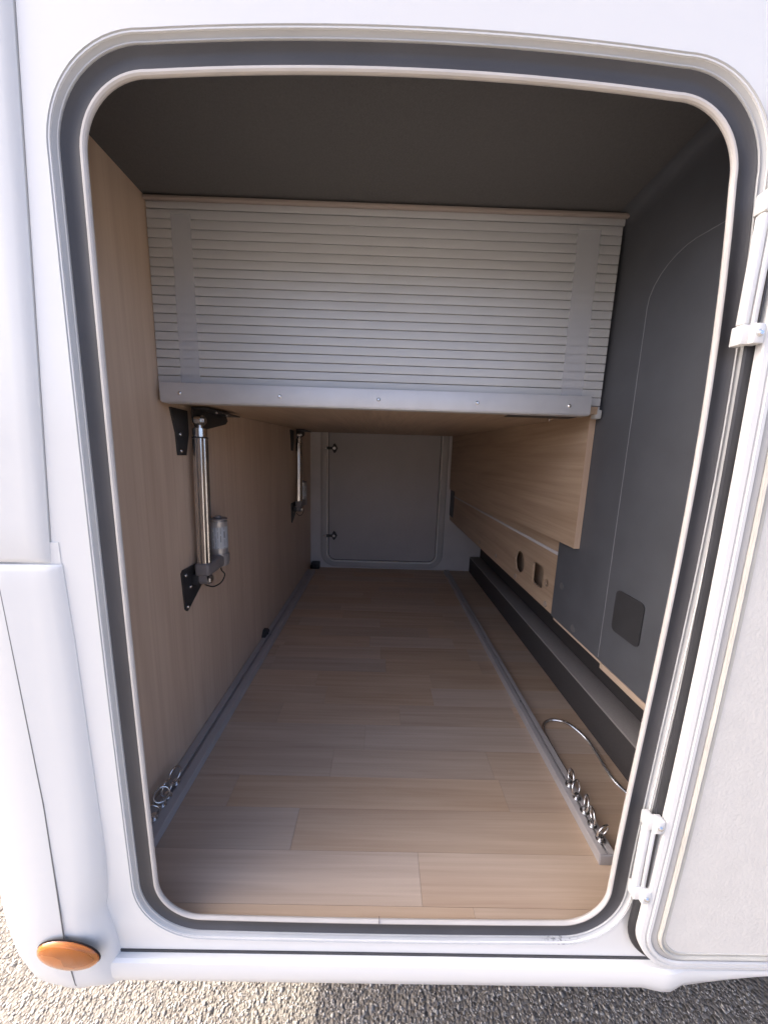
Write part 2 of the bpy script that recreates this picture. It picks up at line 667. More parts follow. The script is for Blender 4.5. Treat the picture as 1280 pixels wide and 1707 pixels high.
# garage interior (inside the vehicle)
XL, XR, ZC, YF = -0.178, 0.945, 1.492, 2.15
fl = obj('floor', box(XL - .02, 1.135, 0.004, YF + .02, -0.045, -0.0035), FLOORB, smooth=0)
tag(fl, kind='structure')
rows = [0.0045, 0.030, 0.127, 0.223, 0.312, 0.406, 0.505]
while rows[-1] < YF - 0.09:
    rows.append(rows[-1] + 0.0965)
rows.append(YF)
seams = {1: [0.495], 2: [0.195], 3: [0.001, 0.75], 4: [0.74, 0.26], 5: [0.354], 0: [0.6]}
for i, (y0, y1) in enumerate(zip(rows, rows[1:])):
    if i in seams:
        js = sorted(seams[i])
    else:
        a = random.uniform(-0.1, 0.35)
        js = [a, a + random.uniform(0.4, 0.6)]
        if js[-1] + 0.45 < 1.0:
            js.append(js[-1] + 0.42)
    xs = [XL - 0.012] + js + [1.133]
    for x0, x1 in zip(xs, xs[1:]):
        cx, cy = (x0 + x1) / 2, (y0 + y1) / 2
        obj('plank', box(x0 + .0003, x1 - .0003, y0 + .0003, y1 - .0003, -0.0033, 0), FLOORM, fl, smooth=0, loc=(cx, cy, 0))

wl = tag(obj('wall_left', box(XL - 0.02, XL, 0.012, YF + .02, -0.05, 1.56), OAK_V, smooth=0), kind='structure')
ce = tag(obj('ceiling', box(XL + .0005, XR + .02, 0.012, YF + .02, ZC, ZC + 0.03), FELT, smooth=0), kind='structure')
# cove between ceiling and right wall
cv = bmesh.new()
prof = [(XR - 0.030, ZC - 0.001), (XR - 0.018, ZC - 0.003), (XR - 0.010, ZC - 0.009), (XR - 0.0055, ZC - 0.019), (XR - 0.0045, ZC - 0.033)]
A = [cv.verts.new((x, 0.014, z)) for x, z in prof]
B = [cv.verts.new((x, 0.40, z)) for x, z in prof]
for i in range(len(prof) - 1):
    cv.faces.new((A[i], A[i + 1], B[i + 1], B[i]))
obj('cove', cv, DARKP, ce)

# right wall: oak service panel with cable openings, dark lining at both ends
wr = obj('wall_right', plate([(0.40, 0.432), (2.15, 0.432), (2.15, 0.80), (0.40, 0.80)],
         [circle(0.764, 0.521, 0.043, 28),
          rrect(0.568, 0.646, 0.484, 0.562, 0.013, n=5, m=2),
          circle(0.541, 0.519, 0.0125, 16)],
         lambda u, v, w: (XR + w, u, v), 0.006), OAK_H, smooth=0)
tag(wr, kind='structure')
obj('seam_strip', box(XR - .003, XR + .001, 0.488, 2.02, 0.629, 0.639, .001), LINEW, wr)
# dark lining near the hatch
obj('lining_panel', plate([(0.012, 0.432), (0.486, 0.432), (0.486, 0.80), (0.42, 0.80), (0.42, 1.51), (0.012, 1.51)], [],
    lambda u, v, w: (XR - 0.004 + w, u, v), 0.0035), DARKP, wr, smooth=0)
# separate cover with a rounded top corner, edge drawn as a paler grey line
pts = [(0.012, 0.440), (0.244, 0.440), (0.250, 1.25)]
for k in range(1, 10):
    a = R(90 * k / 9)
    pts.append((0.250 - 0.095 * (1 - math.cos(a)), 1.25 + 0.075 * math.sin(a)))
pts += [(0.09, 1.318), (0.012, 1.312)]
obj('lining_cover', plate(pts, [], lambda u, v, w: (XR - 0.0065 + w, u, v), 0.0022), DARKP, wr, smooth=0)
obj('cover_edge', tube([(XR - .0062, u, v) for u, v in resample([(p[0], p[1], 0) for p in pts[1:-1]], 0.02) for _ in [0]] if False else
    [(XR - .0062, p.x, p.y) for p in resample([(q[0], q[1], 0) for q in pts[1:-1]], 0.02)], 0.0009, 6), mat('grey_edge', (0.20, 0.205, 0.22), 0.45), wr)
obj('lining_panel', box(XR - .004, XR - .0005, 2.02, YF, 0.47, 0.70), DARKP, wr, smooth=0)
obj('bare_ply_edge', box(XR - .0035, XR + .0135, 0.236, 0.47, 0.4255, 0.4315), PLY, wr, smooth=0)
obj('bare_ply_edge', box(XR - .0055, XR + .0135, 0.014, 0.2355, 0.4165, 0.4315), PLY, wr, smooth=0)
for (yy, zz) in ((1.03, .464), (1.303, .461), (.535, .447), (.79, .451)):
    obj('screw_cap', cyl((XR + .001, yy, zz), (XR - .0025, yy, zz), 0.0105, 20, bev=.0012), CAPM, wr)
for (yy, zz) in ((.443, .547), (.363, .452)):
    obj('screw_cap', cyl((XR - .003, yy, zz), (XR - .0062, yy, zz), 0.0105, 20, bev=.0012), CAPD, wr)
# back of the compartment behind the openings, and the space under the panel
obj('backing', box(XR + 0.045, XR + 0.05, 0.012, YF, 0.446, 1.5), OAK_H, wr, smooth=0)

# far wall
wf = tag(obj('wall_far', box(XL, 1.24, YF, YF + 0.02, -0.04, ZC), GREYW, smooth=0), kind='structure')

# ================================================================== STEP along the right side
st = thing('step_box', (1.13, 0.014, 0), 'black carpeted step box with ledge coloured paler as lit from above, along the right side of the floor', 'step')
obj('riser', box(1.131, 1.30, 0.014, YF - .001, -0.003, 0.118, .004), DARKP2, st)
obj('ledge', box(1.128, 1.215, 0.014, YF - .001, 0.1185, 0.126, .003), LEDGE_LIT, st)
obj('upper_riser', box(1.215, 1.30, 0.014, YF - .001, 0.1185, 0.44, .003), DARKP2, st)
obj('soffit', box(XR + 0.014, 1.215, 0.014, YF - .001, 0.4325, 0.445), DARKP2, st, smooth=0)

# ================================================================== MOTORHOME SHELL
HB = (0.003, 0.020, 0.014, 0.004)       # slight bow of the hatch outline


def hatch(o):
    x0, x1, z0, z1 = -0.0245 - o, 0.850 + o, 0.018 - o, 1.396 + o
    return rrect(x0, x1, z0, z1, (max(.004, .085 + o), max(.004, .085 + o), max(.004, .094 + o), max(.004, .094 + o)), HB, skew=1.6)


mh = thing('motorhome', (-0.34, -0.03, GZ), 'white motorhome body around the open garage, rear corner at the left', 'motorhome')
# side wall: flat skin with the hatch cut-out
seamA = lambda z: -0.134 + (z - 0.731) * 0.0655
wallpts = [(-0.128, -0.052), (5.2, -0.052), (5.2, 2.3), (seamA(2.3) + .002, 2.3), (seamA(0.74) + .002, 0.74), (-0.130, 0.72)]
b = plate(wallpts, [hatch(0.038)], lambda u, v, w: (u, -0.0085 + w, v), 0.0265)
obj('side_wall', b, WHITE, mh, smooth=20)
# inner reveal of the wall core
b = sweep(hatch, [(0.046, 0.0185), (0.030, 0.0075), (0.004, 0.0038), (0.003, 0.002)])
obj('wall_core', b, SEAL, mh)
fr = obj('hatch_frame', sweep(hatch, [(0.0300, 0.006), (0.0300, -0.003), (0.0308, -0.0045), (0.0323, -0.0045), (0.0335, -0.0025),
                                      (0.0365, -0.0045), (0.0390, -0.0075), (0.0410, -0.0097), (0.0420, -0.0092), (0.0420, 0.0)]), ALU_GREY, mh)
obj('rubber_channel', sweep(hatch, [(0.002, 0.004), (0.005, -0.001), (0.010, 0.001), (0.017, 0.003), (0.0235, 0.001), (0.0283, -0.0035), (0.0300, -0.0025), (0.0300, 0.006)]), SEAL, fr)
n_ = 10
obj('lip_bead', sweep(hatch, [(0.0005 + 0.0040 * math.cos(2 * math.pi * k / n_), -0.001 + 0.0040 * math.sin(2 * math.pi * k / n_)) for k in range(n_)], closed=True), BEAD, fr)
obj('bead_joint', box(0.4045, 0.4053, -0.0062, 0.003, 0.010, 0.0195), SEAL, fr, smooth=0)

# lower skirt profile
sk = bmesh.new()
prof = [(-0.004, -0.0565), (-0.018, -0.0575), (-0.0225, -0.0615), (-0.024, -0.070), (-0.024, -0.092), (-0.021, -0.108), (-0.012, -0.121), (0.004, -0.127), (0.03, -0.128)]
cols = []
for x, q in ((-0.125, 1), (0.93, 1), (0.965, 1.05), (0.985, 1.05), (1.01, 0.86), (1.08, 0.6), (1.17, 0.33), (1.30, 0.25), (5.2, 0.25)):
    cols.append([sk.verts.new((x, y - (0.004 if 0.95 < x < 1 else 0), -0.0565 + (z + 0.0565) * q)) for y, z in prof])
for A, B in zip(cols, cols[1:]):
    for i in range(len(prof) - 1):
        sk.faces.new((A[i], A[i + 1], B[i + 1], B[i]))
obj('skirt_rail', sk, WHITE, mh)
obj('skirt_gap', box(-0.10, 5.2, -0.010, 0.0, -0.0575, -0.051), SEALB, mh, smooth=0)

# rear corner: upper panel and lower bumper, each wrapping round the corner
def corner_panel(zs, xr, xrear, y_out, lip):
    b = bmesh.new()
    rows_ = []
    for z in zs:
        a, e = xr(z), xrear(z)
        yo = y_out(z)
        pts_ = [(a, 0.02), (a, -0.010), (a - lip * .12, -0.012 + (yo + .012) * .35), (a - lip * .45, -0.012 + (yo + .012) * .82), (a - lip, yo), (a - lip - .012, yo)]
        x1 = a - lip - .012
        rad = 0.085
        xs_ = e + rad
        for k in range(1, 5):
            t = k / 4
            pts_.append((x1 + (xs_ - x1) * t, yo - 0.003 * math.sin(math.pi * t)))
        for k in range(1, 9):
            an = R(90 * k / 8)
            pts_.append((xs_ - rad * math.sin(an), yo + rad * (1 - math.cos(an))))
        pts_.append((e, yo + 0.6))
        pts_.append((e, 2.27))
        rows_.append([b.verts.new((x, y, z)) for x, y in pts_])
    for A_, B_ in zip(rows_, rows_[1:]):
        for i in range(len(A_) - 1):
            b.faces.new((A_[i], A_[i + 1], B_[i + 1], B_[i]))
    return b


def lerp_tab(tab):
    zs_ = [t[0] for t in tab]
    vs_ = [t[1] for t in tab]
    return lambda z: float(np.interp(z, zs_, vs_))


zs = [0.738, 0.7385, 0.741, 0.746, 0.80, 1.0, 1.2, 1.5, 1.9, 2.3]
ytop = lerp_tab([(0.738, -0.008), (0.7385, -0.014), (0.741, -0.0160), (0.746, -0.0175), (3, -0.0175)])
obj('corner_panel', corner_panel(zs, seamA, lambda z: -0.345, ytop, 0.030), WHITE, mh)
obj('joint_backing', box(-0.245, -0.118, -0.0095, 0.01, 0.70, 0.77), WHITE2, mh, smooth=0)
zs = [0.7345, 0.734, 0.730, 0.722, 0.70, 0.6, 0.45, 0.3, 0.18, 0.12, 0.085, 0.06, 0.04, 0.0, -0.04, -0.07, -0.09, -0.105, -0.118, -0.126, -0.130]
ybump = lerp_tab([(-0.130, 0.004), (-0.126, -0.014), (-0.118, -0.024), (-0.105, -0.030), (-0.09, -0.033), (-0.05, -0.0345), (0.03, -0.0345), (0.12, -0.0300), (0.3, -0.0220), (0.7, -0.0180),
                  (0.722, -0.0175), (0.730, -0.016), (0.734, -0.0125), (0.7345, -0.010)])
xcre = lerp_tab([(-0.14, -0.094), (-0.05, -0.100), (0.02, -0.108), (0.055, -0.118), (0.085, -0.112), (0.15, -0.106), (0.6, -0.112), (0.73, -0.116)])
xrear = lerp_tab([(-0.130, -0.225), (-0.126, -0.25), (-0.118, -0.272), (-0.105, -0.292), (-0.09, -0.306), (-0.04, -0.325), (0.05, -0.338), (0.2, -0.345), (3, -0.345)])
obj('bumper_corner', corner_panel(zs, xcre, xrear, ybump, 0.045), WHITE2, mh)
# fine joint in the bumper, left of the crease
def on_bumper(x, z):
    return ybump(z) - 0.0034
js = [(-0.208 + (0.70 - z) * 0.0475, z) for z in np.linspace(0.72, -0.115, 40)]
obj('bumper_joint', tube([(x, on_bumper(x, z) + .0014, z) for x, z in js], 0.0011, 5), mat('joint_grey', (0.22, 0.21, 0.20), 0.6), mh)
# rest of the closed shell
obj('roof', box(-0.34, 5.2, -0.012, 2.27, 2.301, 2.36, .02), WHITE, mh)
obj('far_side', box(-0.335, 5.2, 2.272, 2.30, -0.10, 2.30), WHITE, mh, smooth=0)
obj('underbody', box(-0.20, 5.2, 0.031, 2.27, -0.10, -0.0465), SEALB, mh, smooth=0)
obj('front_end', box(5.2, 5.23, -0.012, 2.30, -0.10, 2.36), WHITE, mh, smooth=0)
obj('bumper_underside', box(-0.335, -0.2, 0.13, 2.27, -0.127, -0.10), SEALB, mh, smooth=0)

# ================================================================== MARKER LAMP
LX, LZ = -0.166, -0.004
lm = thing('marker_lamp', (LX, -0.041, LZ), 'oval amber side marker lamp on the white bumper corner', 'lamp')
def dome(rx, rz, h, y, n=28, mrg=7, tilt=-0.10):
    b_ = bmesh.new()
    rings = []
    for j in range(mrg):
        t = j / mrg
        rr = math.cos(t * math.pi / 2) ** 0.8 if j else 1
        hh = h * math.sin(t * math.pi / 2)
        ring = []
        for k in range(n):
            a = 2 * math.pi * k / n
            x_, z_ = rx * rr * math.cos(a), rz * rr * math.sin(a)
            ring.append(b_.verts.new((LX + x_, y - hh, LZ + z_ + tilt * x_)))
        rings.append(ring)
    for A_, B_ in zip(rings, rings[1:]):
        for k in range(n):
            b_.faces.new((A_[k], A_[(k + 1) % n], B_[(k + 1) % n], B_[k]))
    top_ = b_.verts.new((LX, y - h, LZ))
    for k in range(n):
        b_.faces.new((rings[-1][k], rings[-1][(k + 1) % n], top_))
    b_.faces.new(rings[0][::-1])
    return b_
obj('gasket', dome(0.0575, 0.0325, 0.0015, -0.0405), SEALB, lm)
obj('reflector', dome(0.053, 0.028, 0.004, -0.0425), AMBIN, lm)
obj('lens', dome(0.056, 0.031, 0.011, -0.0425), AMBER, lm, smooth=60)
sh = [(LX + .050 * math.cos(R(180 * k / 16)), LZ + .0255 * math.sin(R(180 * k / 16)) - 0.10 * .050 * math.cos(R(180 * k / 16))) for k in range(17)]
sh += [(LX - .040, LZ + .010), (LX - .018, LZ + .009), (LX - .006, LZ + .003), (LX - .002, LZ - .012), (LX + .014, LZ - .017), (LX + .036, LZ - .012)]
obj('upper_brown_plate', plate(sh, [], lambda u, v, w: (u, -0.0475 + w, v), 0.001), mat('lamp_brown', (0.40, 0.20, 0.13), 0.4), lm, smooth=0)  # brown plate inside the lens, makes its upper half darker

# ================================================================== OPEN HATCH DOOR (swung 180 degrees, lying on the side wall)
DX, DZ = 0.893, -0.036
hd = thing('hatch_door', (DX, -0.03, DZ), 'open white garage door folded back on the right, cream grained inside', 'door')


def dpath(o):
    return rrect(DX + o, DX + 0.95 - o, DZ + o, DZ + 1.50 - o, max(.01, .088 - o), (0, 0, 0, -0.015), n=12, m=14)


obj('edge_seal', sweep(lambda o: dpath(-o), [(-0.02, -0.0160), (0.009, -0.0160), (0.0115, -0.0180), (0.009, -0.0205), (-0.02, -0.0205)]), SEALB, hd)
obj('door_frame', sweep(dpath, [(0.002, -0.0208), (0.0, -0.023), (0.0, -0.0315), (0.0015, -0.0335), (0.009, -0.0345), (0.0105, -0.031), (0.0125, -0.031),
                                (0.014, -0.0355), (0.0195, -0.0355), (0.021, -0.033)]), ALU_WHITE, hd)
obj('grey_insert', sweep(dpath, [(0.0205, -0.032), (0.022, -0.0332), (0.031, -0.0348), (0.033, -0.0335)]), mat('insert_grey', (0.42, 0.41, 0.40), 0.4), hd)
obj('inner_seal', sweep(dpath, [(0.0325, -0.032), (0.0335, -0.0375), (0.036, -0.0395), (0.0385, -0.0385), (0.0395, -0.0355), (0.041, -0.0365), (0.0455, -0.037), (0.0475, -0.034)]), BEIGE, hd)
b = bmesh.new()
f_ = b.faces.new([b.verts.new((x, -0.0355, z)) for x, z in dpath(0.046)])
ex = bmesh.ops.extrude_face_region(b, geom=[f_])
bmesh.ops.translate(b, verts=[g for g in ex['geom'] if isinstance(g, bmesh.types.BMVert)], vec=(0, 0.015, 0))
obj('inner_panel', b, CREAM, hd, smooth=30)


def hinge(z0, z1, dx, label):
    x0 = 0.8675 + dx
    h = obj('hinge', merge(box(x0 + .002, x0 + .0115, -0.0270, -0.015, z0 + .0285, z1 - .0285, .0025, 3),
                           box(x0 + .0135, x0 + .020, -0.0285, -0.0206, z0 + .0285, z1 - .0285, .001)), ALU_WHITE, hd)
    h['label'] = label
    for za in (z0, z1 - .030):
        k = obj('bracket', merge(box(x0 + .001, x0 + .013, -0.0290, -0.0125, za + .002, za + .028, .0015, 2),
                                 box(x0 + .0115, x0 + .0265, -0.0355, -0.0212, za + .002, za + .028, .0015, 2)), ALU_WHITE, h)
        screw('screw', (x0 + .0185, -0.0353, za + .015), (0, -1, 0), 0.0048, ZINC, k)
    obj('guide_slot', box(x0 + .0205, x0 + .0222, -0.0300, -0.0206, z0 + .031, z1 - .031), SEALB, h, smooth=0)
    return h


hinge(0.120, 0.305, 0.004, 'lower white hinge')
hinge(1.085, 1.280, 0.006, 'upper white hinge')

# ================================================================== FAR HATCH (closed, seen from inside)
fh = thing('far_hatch', (0.40, YF - .01, 0.06), 'closed grey hatch in the far wall with thin light seal and two black latches', 'hatch')
def fpath(o):
    return rrect(-0.042 - o, 0.853 + o, 0.062 - o, 1.30 + o, .07 + o, n=8, m=2)
obj('hatch_frame', sweep(fpath, [(0.004, YF + .001), (0.004, YF - .014), (0.008, YF - .016), (0.046, YF - .012), (0.052, YF - .004), (0.052, YF + .002)]), GREYF, fh)
b = bmesh.new()
f_ = b.faces.new([b.verts.new((x, YF - 0.008, z)) for x, z in fpath(-0.007)])
obj('edge_gap', b, SEALB, fh, smooth=0)
b = bmesh.new()
f_ = b.faces.new([b.verts.new((x, YF - 0.014, z)) for x, z in fpath(-0.0145)])
ex = bmesh.ops.extrude_face_region(b, geom=[f_])
bmesh.ops.translate(b, verts=[g for g in ex['geom'] if isinstance(g, bmesh.types.BMVert)], vec=(0, 0.0055, 0))
obj('door_panel', b, mat('grey_far_door', (0.45, 0.425, 0.42), 0.5, noise=0.04, nscale=6), fh, smooth=0)
obj('seal', sweep(fpath, [(-0.008, YF - .006), (-0.008, YF - .022), (-0.003, YF - .028), (0.003, YF - .024), (0.004, YF - .006)]), mat('pale_far_seal', (0.90, 0.88, 0.85), 0.4), fh)
for zz in (0.972, 0.277):
    xx = 0.015
    dm = [(xx - .022, zz), (xx - .009, zz + .030), (xx, zz + .038), (xx + .010, zz + .028), (xx + .025, zz), (xx + .010, zz - .028), (xx, zz - .038), (xx - .009, zz - .030)]
    lt = obj('latch', merge(plate(dm, [], lambda u, v, w: (u, YF - .0145 - w, v), 0.010), box(xx - .06, xx, YF - .038, YF - .0245, zz - .010, zz + .010, .002)), BLKM, fh)
    obj('latch_bolt', cyl((xx, YF - .025, zz), (xx, YF - .042, zz), 0.011, 14, bev=.002), ZINC, lt)
    obj('latch_tip', box(xx - .082, xx - .055, YF - .037, YF - .0285, zz - .006, zz + .006, .0015), ZINC, lt)

# ================================================================== ROLLER SHUTTER
SY = 0.356
rs_ = thing('roller_shutter', (0.38, SY, 1.06), 'silver horizontal roller shutter closing the space above the bed base', 'shutter')
z = 1.4665
edges = [1.4665 - 0.0203 * k for k in range(21)]
xl_, xr_ = XL + .002, 0.931
for k, zt in enumerate(edges):
    zb = zt - 0.0203
    jx = 0.0
    b = bmesh.new()
    prof = [(SY + .007, zb + .0008), (SY + .0010, zb + .0008), (SY + .0002, zb + .0012), (SY, zb + .0020), (SY, zt - .0020), (SY + .0002, zt - .0012), (SY + .0010, zt - .0008), (SY + .007, zt - .0008)]
    A_ = [b.verts.new((xl_, y, zz)) for y, zz in prof]
    B_ = [b.verts.new((xr_, y, zz)) for y, zz in prof]
    for i in range(len(prof)):
        b.faces.new((A_[i], A_[(i + 1) % len(prof)], B_[(i + 1) % len(prof)], B_[i]))
    b.faces.new(A_[::-1])
    b.faces.new(B_)
    obj('slat', b, SLAT, rs_)
obj('slat', box(xl_, xr_ + .004, SY, SY + .007, 1.4678, 1.4865, .001), SLAT, rs_)
obj('backing', box(xl_, xr_, SY + .0065, SY + .010, 1.05, 1.488), GROOVE, rs_, smooth=0)
obj('top_rail', box(xl_, XR - .005, SY - .012, SY - .001, 1.4795, 1.4875, .0025), mat('top_rail_brown', (0.36, 0.30, 0.265), 0.45), rs_)
obj('guide_end', box(0.921, 0.937, SY - .003, SY + .018, 1.030, 1.052, .003), ALU_GREY, rs_)


def tape(x0, x1, z0, z1, label, seed):
    b_ = bmesh.new()
    r_ = random.Random(seed)
    nx, nz = 5, 46
    g = []
    for j in range(nz + 1):
        zz = z0 + (z1 - z0) * j / nz
        g.append([b_.verts.new((x0 + (x1 - x0) * i / nx + (r_.uniform(-.0006, .0006) if i in (0, nx) else 0) - (zz - z0) * 0.004, SY - .0012 - r_.random() * .0006, zz)) for i in range(nx + 1)])
    for j in range(nz):
        for i in range(nx):
            b_.faces.new((g[j][i], g[j][i + 1], g[j + 1][i + 1], g[j + 1][i]))
    o_ = obj('adhesive_tape', b_, TAPE, smooth=180)
    tag(o_, label, 'tape', 'clear tape strips on the shutter')


tape(-0.119, -0.072, 1.079, 1.456, 'clear adhesive tape strip down the left side of the shutter', 1)
tape(0.827, 0.882, 1.076, 1.456, 'shiny clear adhesive tape strip down the right side of the shutter', 2)

# ================================================================== BED BASE
bd = thing('bed_base', (0.38, 0.36, 1.045), 'oak bed base panel with aluminium front edge, held over the garage floor', 'bed base')
b = box(XL + .003, 0.9238, 0.352, YF - .03, 1.040, 1.0585)
for v in b.verts:
    if v.co.y > 1:
        v.co.z += 0.05
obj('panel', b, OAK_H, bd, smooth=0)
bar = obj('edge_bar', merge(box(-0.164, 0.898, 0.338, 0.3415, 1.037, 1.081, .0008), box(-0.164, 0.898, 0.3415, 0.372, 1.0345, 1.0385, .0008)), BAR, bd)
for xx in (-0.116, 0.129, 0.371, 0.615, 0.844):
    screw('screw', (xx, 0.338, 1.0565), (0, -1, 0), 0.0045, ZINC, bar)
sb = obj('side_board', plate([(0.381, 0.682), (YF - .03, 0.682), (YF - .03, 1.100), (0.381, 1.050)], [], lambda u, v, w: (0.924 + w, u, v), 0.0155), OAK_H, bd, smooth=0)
obj('edge_band', box(0.9238, 0.9397, 0.379, 0.3808, 0.6818, 1.0500), OAK_E, sb, smooth=0)
for yy in (0.47, 0.485):
    screw('screw', (0.862 if yy < .48 else 0.868, yy, 1.0398), (0, 0, -1), 0.005, ZINC, bd)
obj('mount_plate', box(0.72, 0.90, 0.40, 0.44, 1.0375, 1.0398, .0006), BLKM, bd)

# ================================================================== LINEAR ACTUATORS
def actuator(label):
    t = thing('linear_actuator', (XL, 0.46, 0.47), label, 'actuator', 'bed lift actuators on the left wall')
    ax = -0.140
    T = Vector((ax, 0.468, 0.982))
    Bt = Vector((ax, 0.455, 0.588))
    d = (T - Bt).normalized()
    # fluted aluminium tube
    b_ = bmesh.new()
    n = 48
    q = d.to_track_quat('Z', 'Y').to_matrix()
    rings = []
    for p in (Bt, T - d * .028):
        ring = []
        for k in range(n):
            a = 2 * math.pi * k / n
            rr = 0.0185 + (0.0018 if (k // 3) % 2 else 0)
            ring.append(b_.verts.new(p + q @ Vector((rr * math.cos(a), rr * math.sin(a), 0))))
        rings.append(ring)
    for k in range(n):
        b_.faces.new((rings[0][k], rings[0][(k + 1) % n], rings[1][(k + 1) % n], rings[1][k]))
    b_.faces.new(rings[0])
    b_.faces.new(rings[1][::-1])
    obj('tube', b_, CHROME, t, smooth=50)
    obj('collar_ring', cyl(T - d * .0285, T - d * .0245, 0.0212, 24), BLKM, t)
    obj('end_cap', cyl(T - d * .0245, T, 0.0195, 24, bev=.002), CHROME, t)
    e = T + d * 0.022
    obj('rod_eye', merge(cyl(T - d * .002, e, 0.0085, 16), cyl(e + Vector((-.009, 0, 0)), e + Vector((.009, 0, 0)), 0.0155, 20)), ZINC, t)
    # gearbox and motor
    gb = merge(box(ax - .021, ax + .022, 0.430, 0.575, 0.550, 0.589, .008, 3), cyl((ax - .012, 0.452, 0.536), (ax + .012, 0.452, 0.536), 0.016, 20), box(ax - .012, ax + .012, 0.437, 0.467, 0.537, 0.555))
    obj('gearbox', gb, GEAR, t)
    mc = Vector((ax + .001, 0.546, 0.598))
    mo = obj('motor', merge(cyl(mc - Vector((0, 0, .048)), mc - Vector((0, 0, .006)), 0.0275, 24, bev=.003), cyl(mc - Vector((0, 0, .008)), mc + Vector((0, 0, .103)), 0.0265, 28, bev=.004)), MOTOR, t, smooth=40)
    obj('motor_cap', merge(cyl(mc + Vector((0, 0, .1035)), mc + Vector((0, 0, .109)), 0.0275, 24, bev=.001), cyl(mc + Vector((0, 0, .109)), mc + Vector((0, 0, .116)), 0.010, 16)), GEAR, mo)
    lb = bmesh.new()
    A_, B_ = [], []
    for k in range(15):
        a = R(-125 + 150 * k / 14)
        A_.append(lb.verts.new(mc + Vector((0.0268 * math.cos(a), 0.0268 * math.sin(a), 0.012))))
        B_.append(lb.verts.new(mc + Vector((0.0268 * math.cos(a), 0.0268 * math.sin(a), 0.082))))
    for k in range(14):
        lb.faces.new((A_[k], A_[k + 1], B_[k + 1], B_[k]))
    obj('sticker', lb, STICK, mo, smooth=60)
    # lower bracket: triangular plate on the wall
    out = [(0.392, 0.572), (0.400, 0.580), (0.545, 0.576), (0.556, 0.560), (0.545, 0.535), (0.425, 0.462), (0.407, 0.452), (0.398, 0.462)]
    lbk = obj('lower_bracket', merge(plate(out, [], lambda u, v, w: (XL + w, u, v), 0.005),
                                     box(XL + .004, ax - .0125, 0.436, 0.470, 0.520, 0.553, .003)), BLKM, t, smooth=30)
    obj('pivot_bolt', cyl((ax + .0122, 0.452, 0.536), (ax + .020, 0.452, 0.536), 0.0135, 6, bev=.002), ZINC, lbk)
    for (yy, zz) in ((0.408, 0.562), (0.428, 0.520), (0.408, 0.466)):
        screw('screw', (XL + .005, yy, zz), (1, 0, 0), 0.0055, ZINC, lbk, 10)
    # upper bracket: plate under the bed base
    out = [(0.455, 1.0385), (0.66, 1.0385), (0.672, 1.022), (0.655, 1.010), (0.52, 0.982), (0.47, 0.985), (0.455, 1.0)]
    ub = obj('upper_bracket', merge(plate(out, [], lambda u, v, w: (ax - .014 + w, u, v), 0.004), box(ax - .014, ax + .035, 0.455, 0.665, 1.035, 1.0388)), BLKM, t, smooth=30)
    obj('pivot_bolt', cyl((ax + .009, e.y, e.z), (ax + .017, e.y, e.z), 0.0115, 6, bev=.002), ZINC, ub)
    for yy in (0.53, 0.60):
        screw('screw', (ax + .02, yy, 1.035), (0, 0, -1), 0.005, ZINC, ub, 10)
    wp = obj('wall_plate', plate([(0.392, 1.03), (0.47, 1.03), (0.47, 0.965), (0.452, 0.905), (0.414, 0.905), (0.410, 0.965)], [], lambda u, v, w: (XL + w, u, v), 0.005), BLKM, t, smooth=30)
    for zz in (0.962, 0.917):
        screw('screw', (XL + .005, 0.426, zz), (1, 0, 0), 0.0055, ZINC, wp, 10)
    cb = spline([(ax + .001, 0.546, 0.552), (ax + .002, 0.550, 0.530), (ax, 0.575, 0.505), (ax - .01, 0.570, 0.480), (ax - .02, 0.540, 0.476), (XL + .012, 0.512, 0.490), (XL + .008, 0.50, 0.50)], 8)
    obj('cable', tube(cb, 0.0022, 8), CABLEM, t)
    return t


a1 = actuator('large near chrome lift actuator with labelled motor on the left wall')
a2 = copy_tree(a1)
a2.location.y += 1.17
a2.location.z += 0.033
a2['label'] = 'small distant lift actuator on the left wall beside the far hatch'

# ================================================================== LASHING RAILS
def rail(x0, x1, y0, y1, label):
    t = thing('lashing_rail', ((x0 + x1) / 2, y0, 0.0005), label, 'rail', 'lashing rails on the floor')
    h, w = 0.026, x1 - x0
    lip = w * 0.41
    prof = [(0, .0005), (0, h - .0015), (.0015, h), (lip, h), (lip, h - .004), (.0035, h - .004), (.0035, h - .008), (w - .0035, h - .008), (w - .0035, h - .004), (w - lip, h - .004), (w - lip, h), (w - .0015, h), (w, h - .0015), (w, .0005)]
    b_ = bmesh.new()
    A_ = [b_.verts.new((x0 + u, y0, v)) for u, v in prof]
    B_ = [b_.verts.new((x0 + u, y1, v)) for u, v in prof]
    for i in range(len(prof)):
        b_.faces.new((A_[i], A_[(i + 1) % len(prof)], B_[(i + 1) % len(prof)], B_[i]))
    obj('channel', b_, RAILM, t, smooth=20)
    obj('end_cap', merge(box(x0 - .001, x1 + .001, y0 - .005, y0 - .0002, 0.0006, h + .0012, .0018, 3), box(x0 + .006, x1 - .006, y0 - .0004, y0 + .012, h - .0078, h - .0042)), RAILCAP, t)
    yy = y0 + 0.5
    while yy < y1:
        screw('screw', ((x0 + x1) / 2, yy, 0.0182), (0, 0, 1), 0.005, ZINC, t, 10)
        yy += 0.45
    return t


RX0, RX1 = 0.914, 0.952
LX0, LX1 = XL + .0012, XL + .060
rail(RX0, RX1, 0.112, 2.09, 'grey slotted lashing rail on the right with a plastic end cap')
rail(LX0, LX1, 0.095, 2.02, 'grey slotted lashing rail along the foot of the left oak wall')


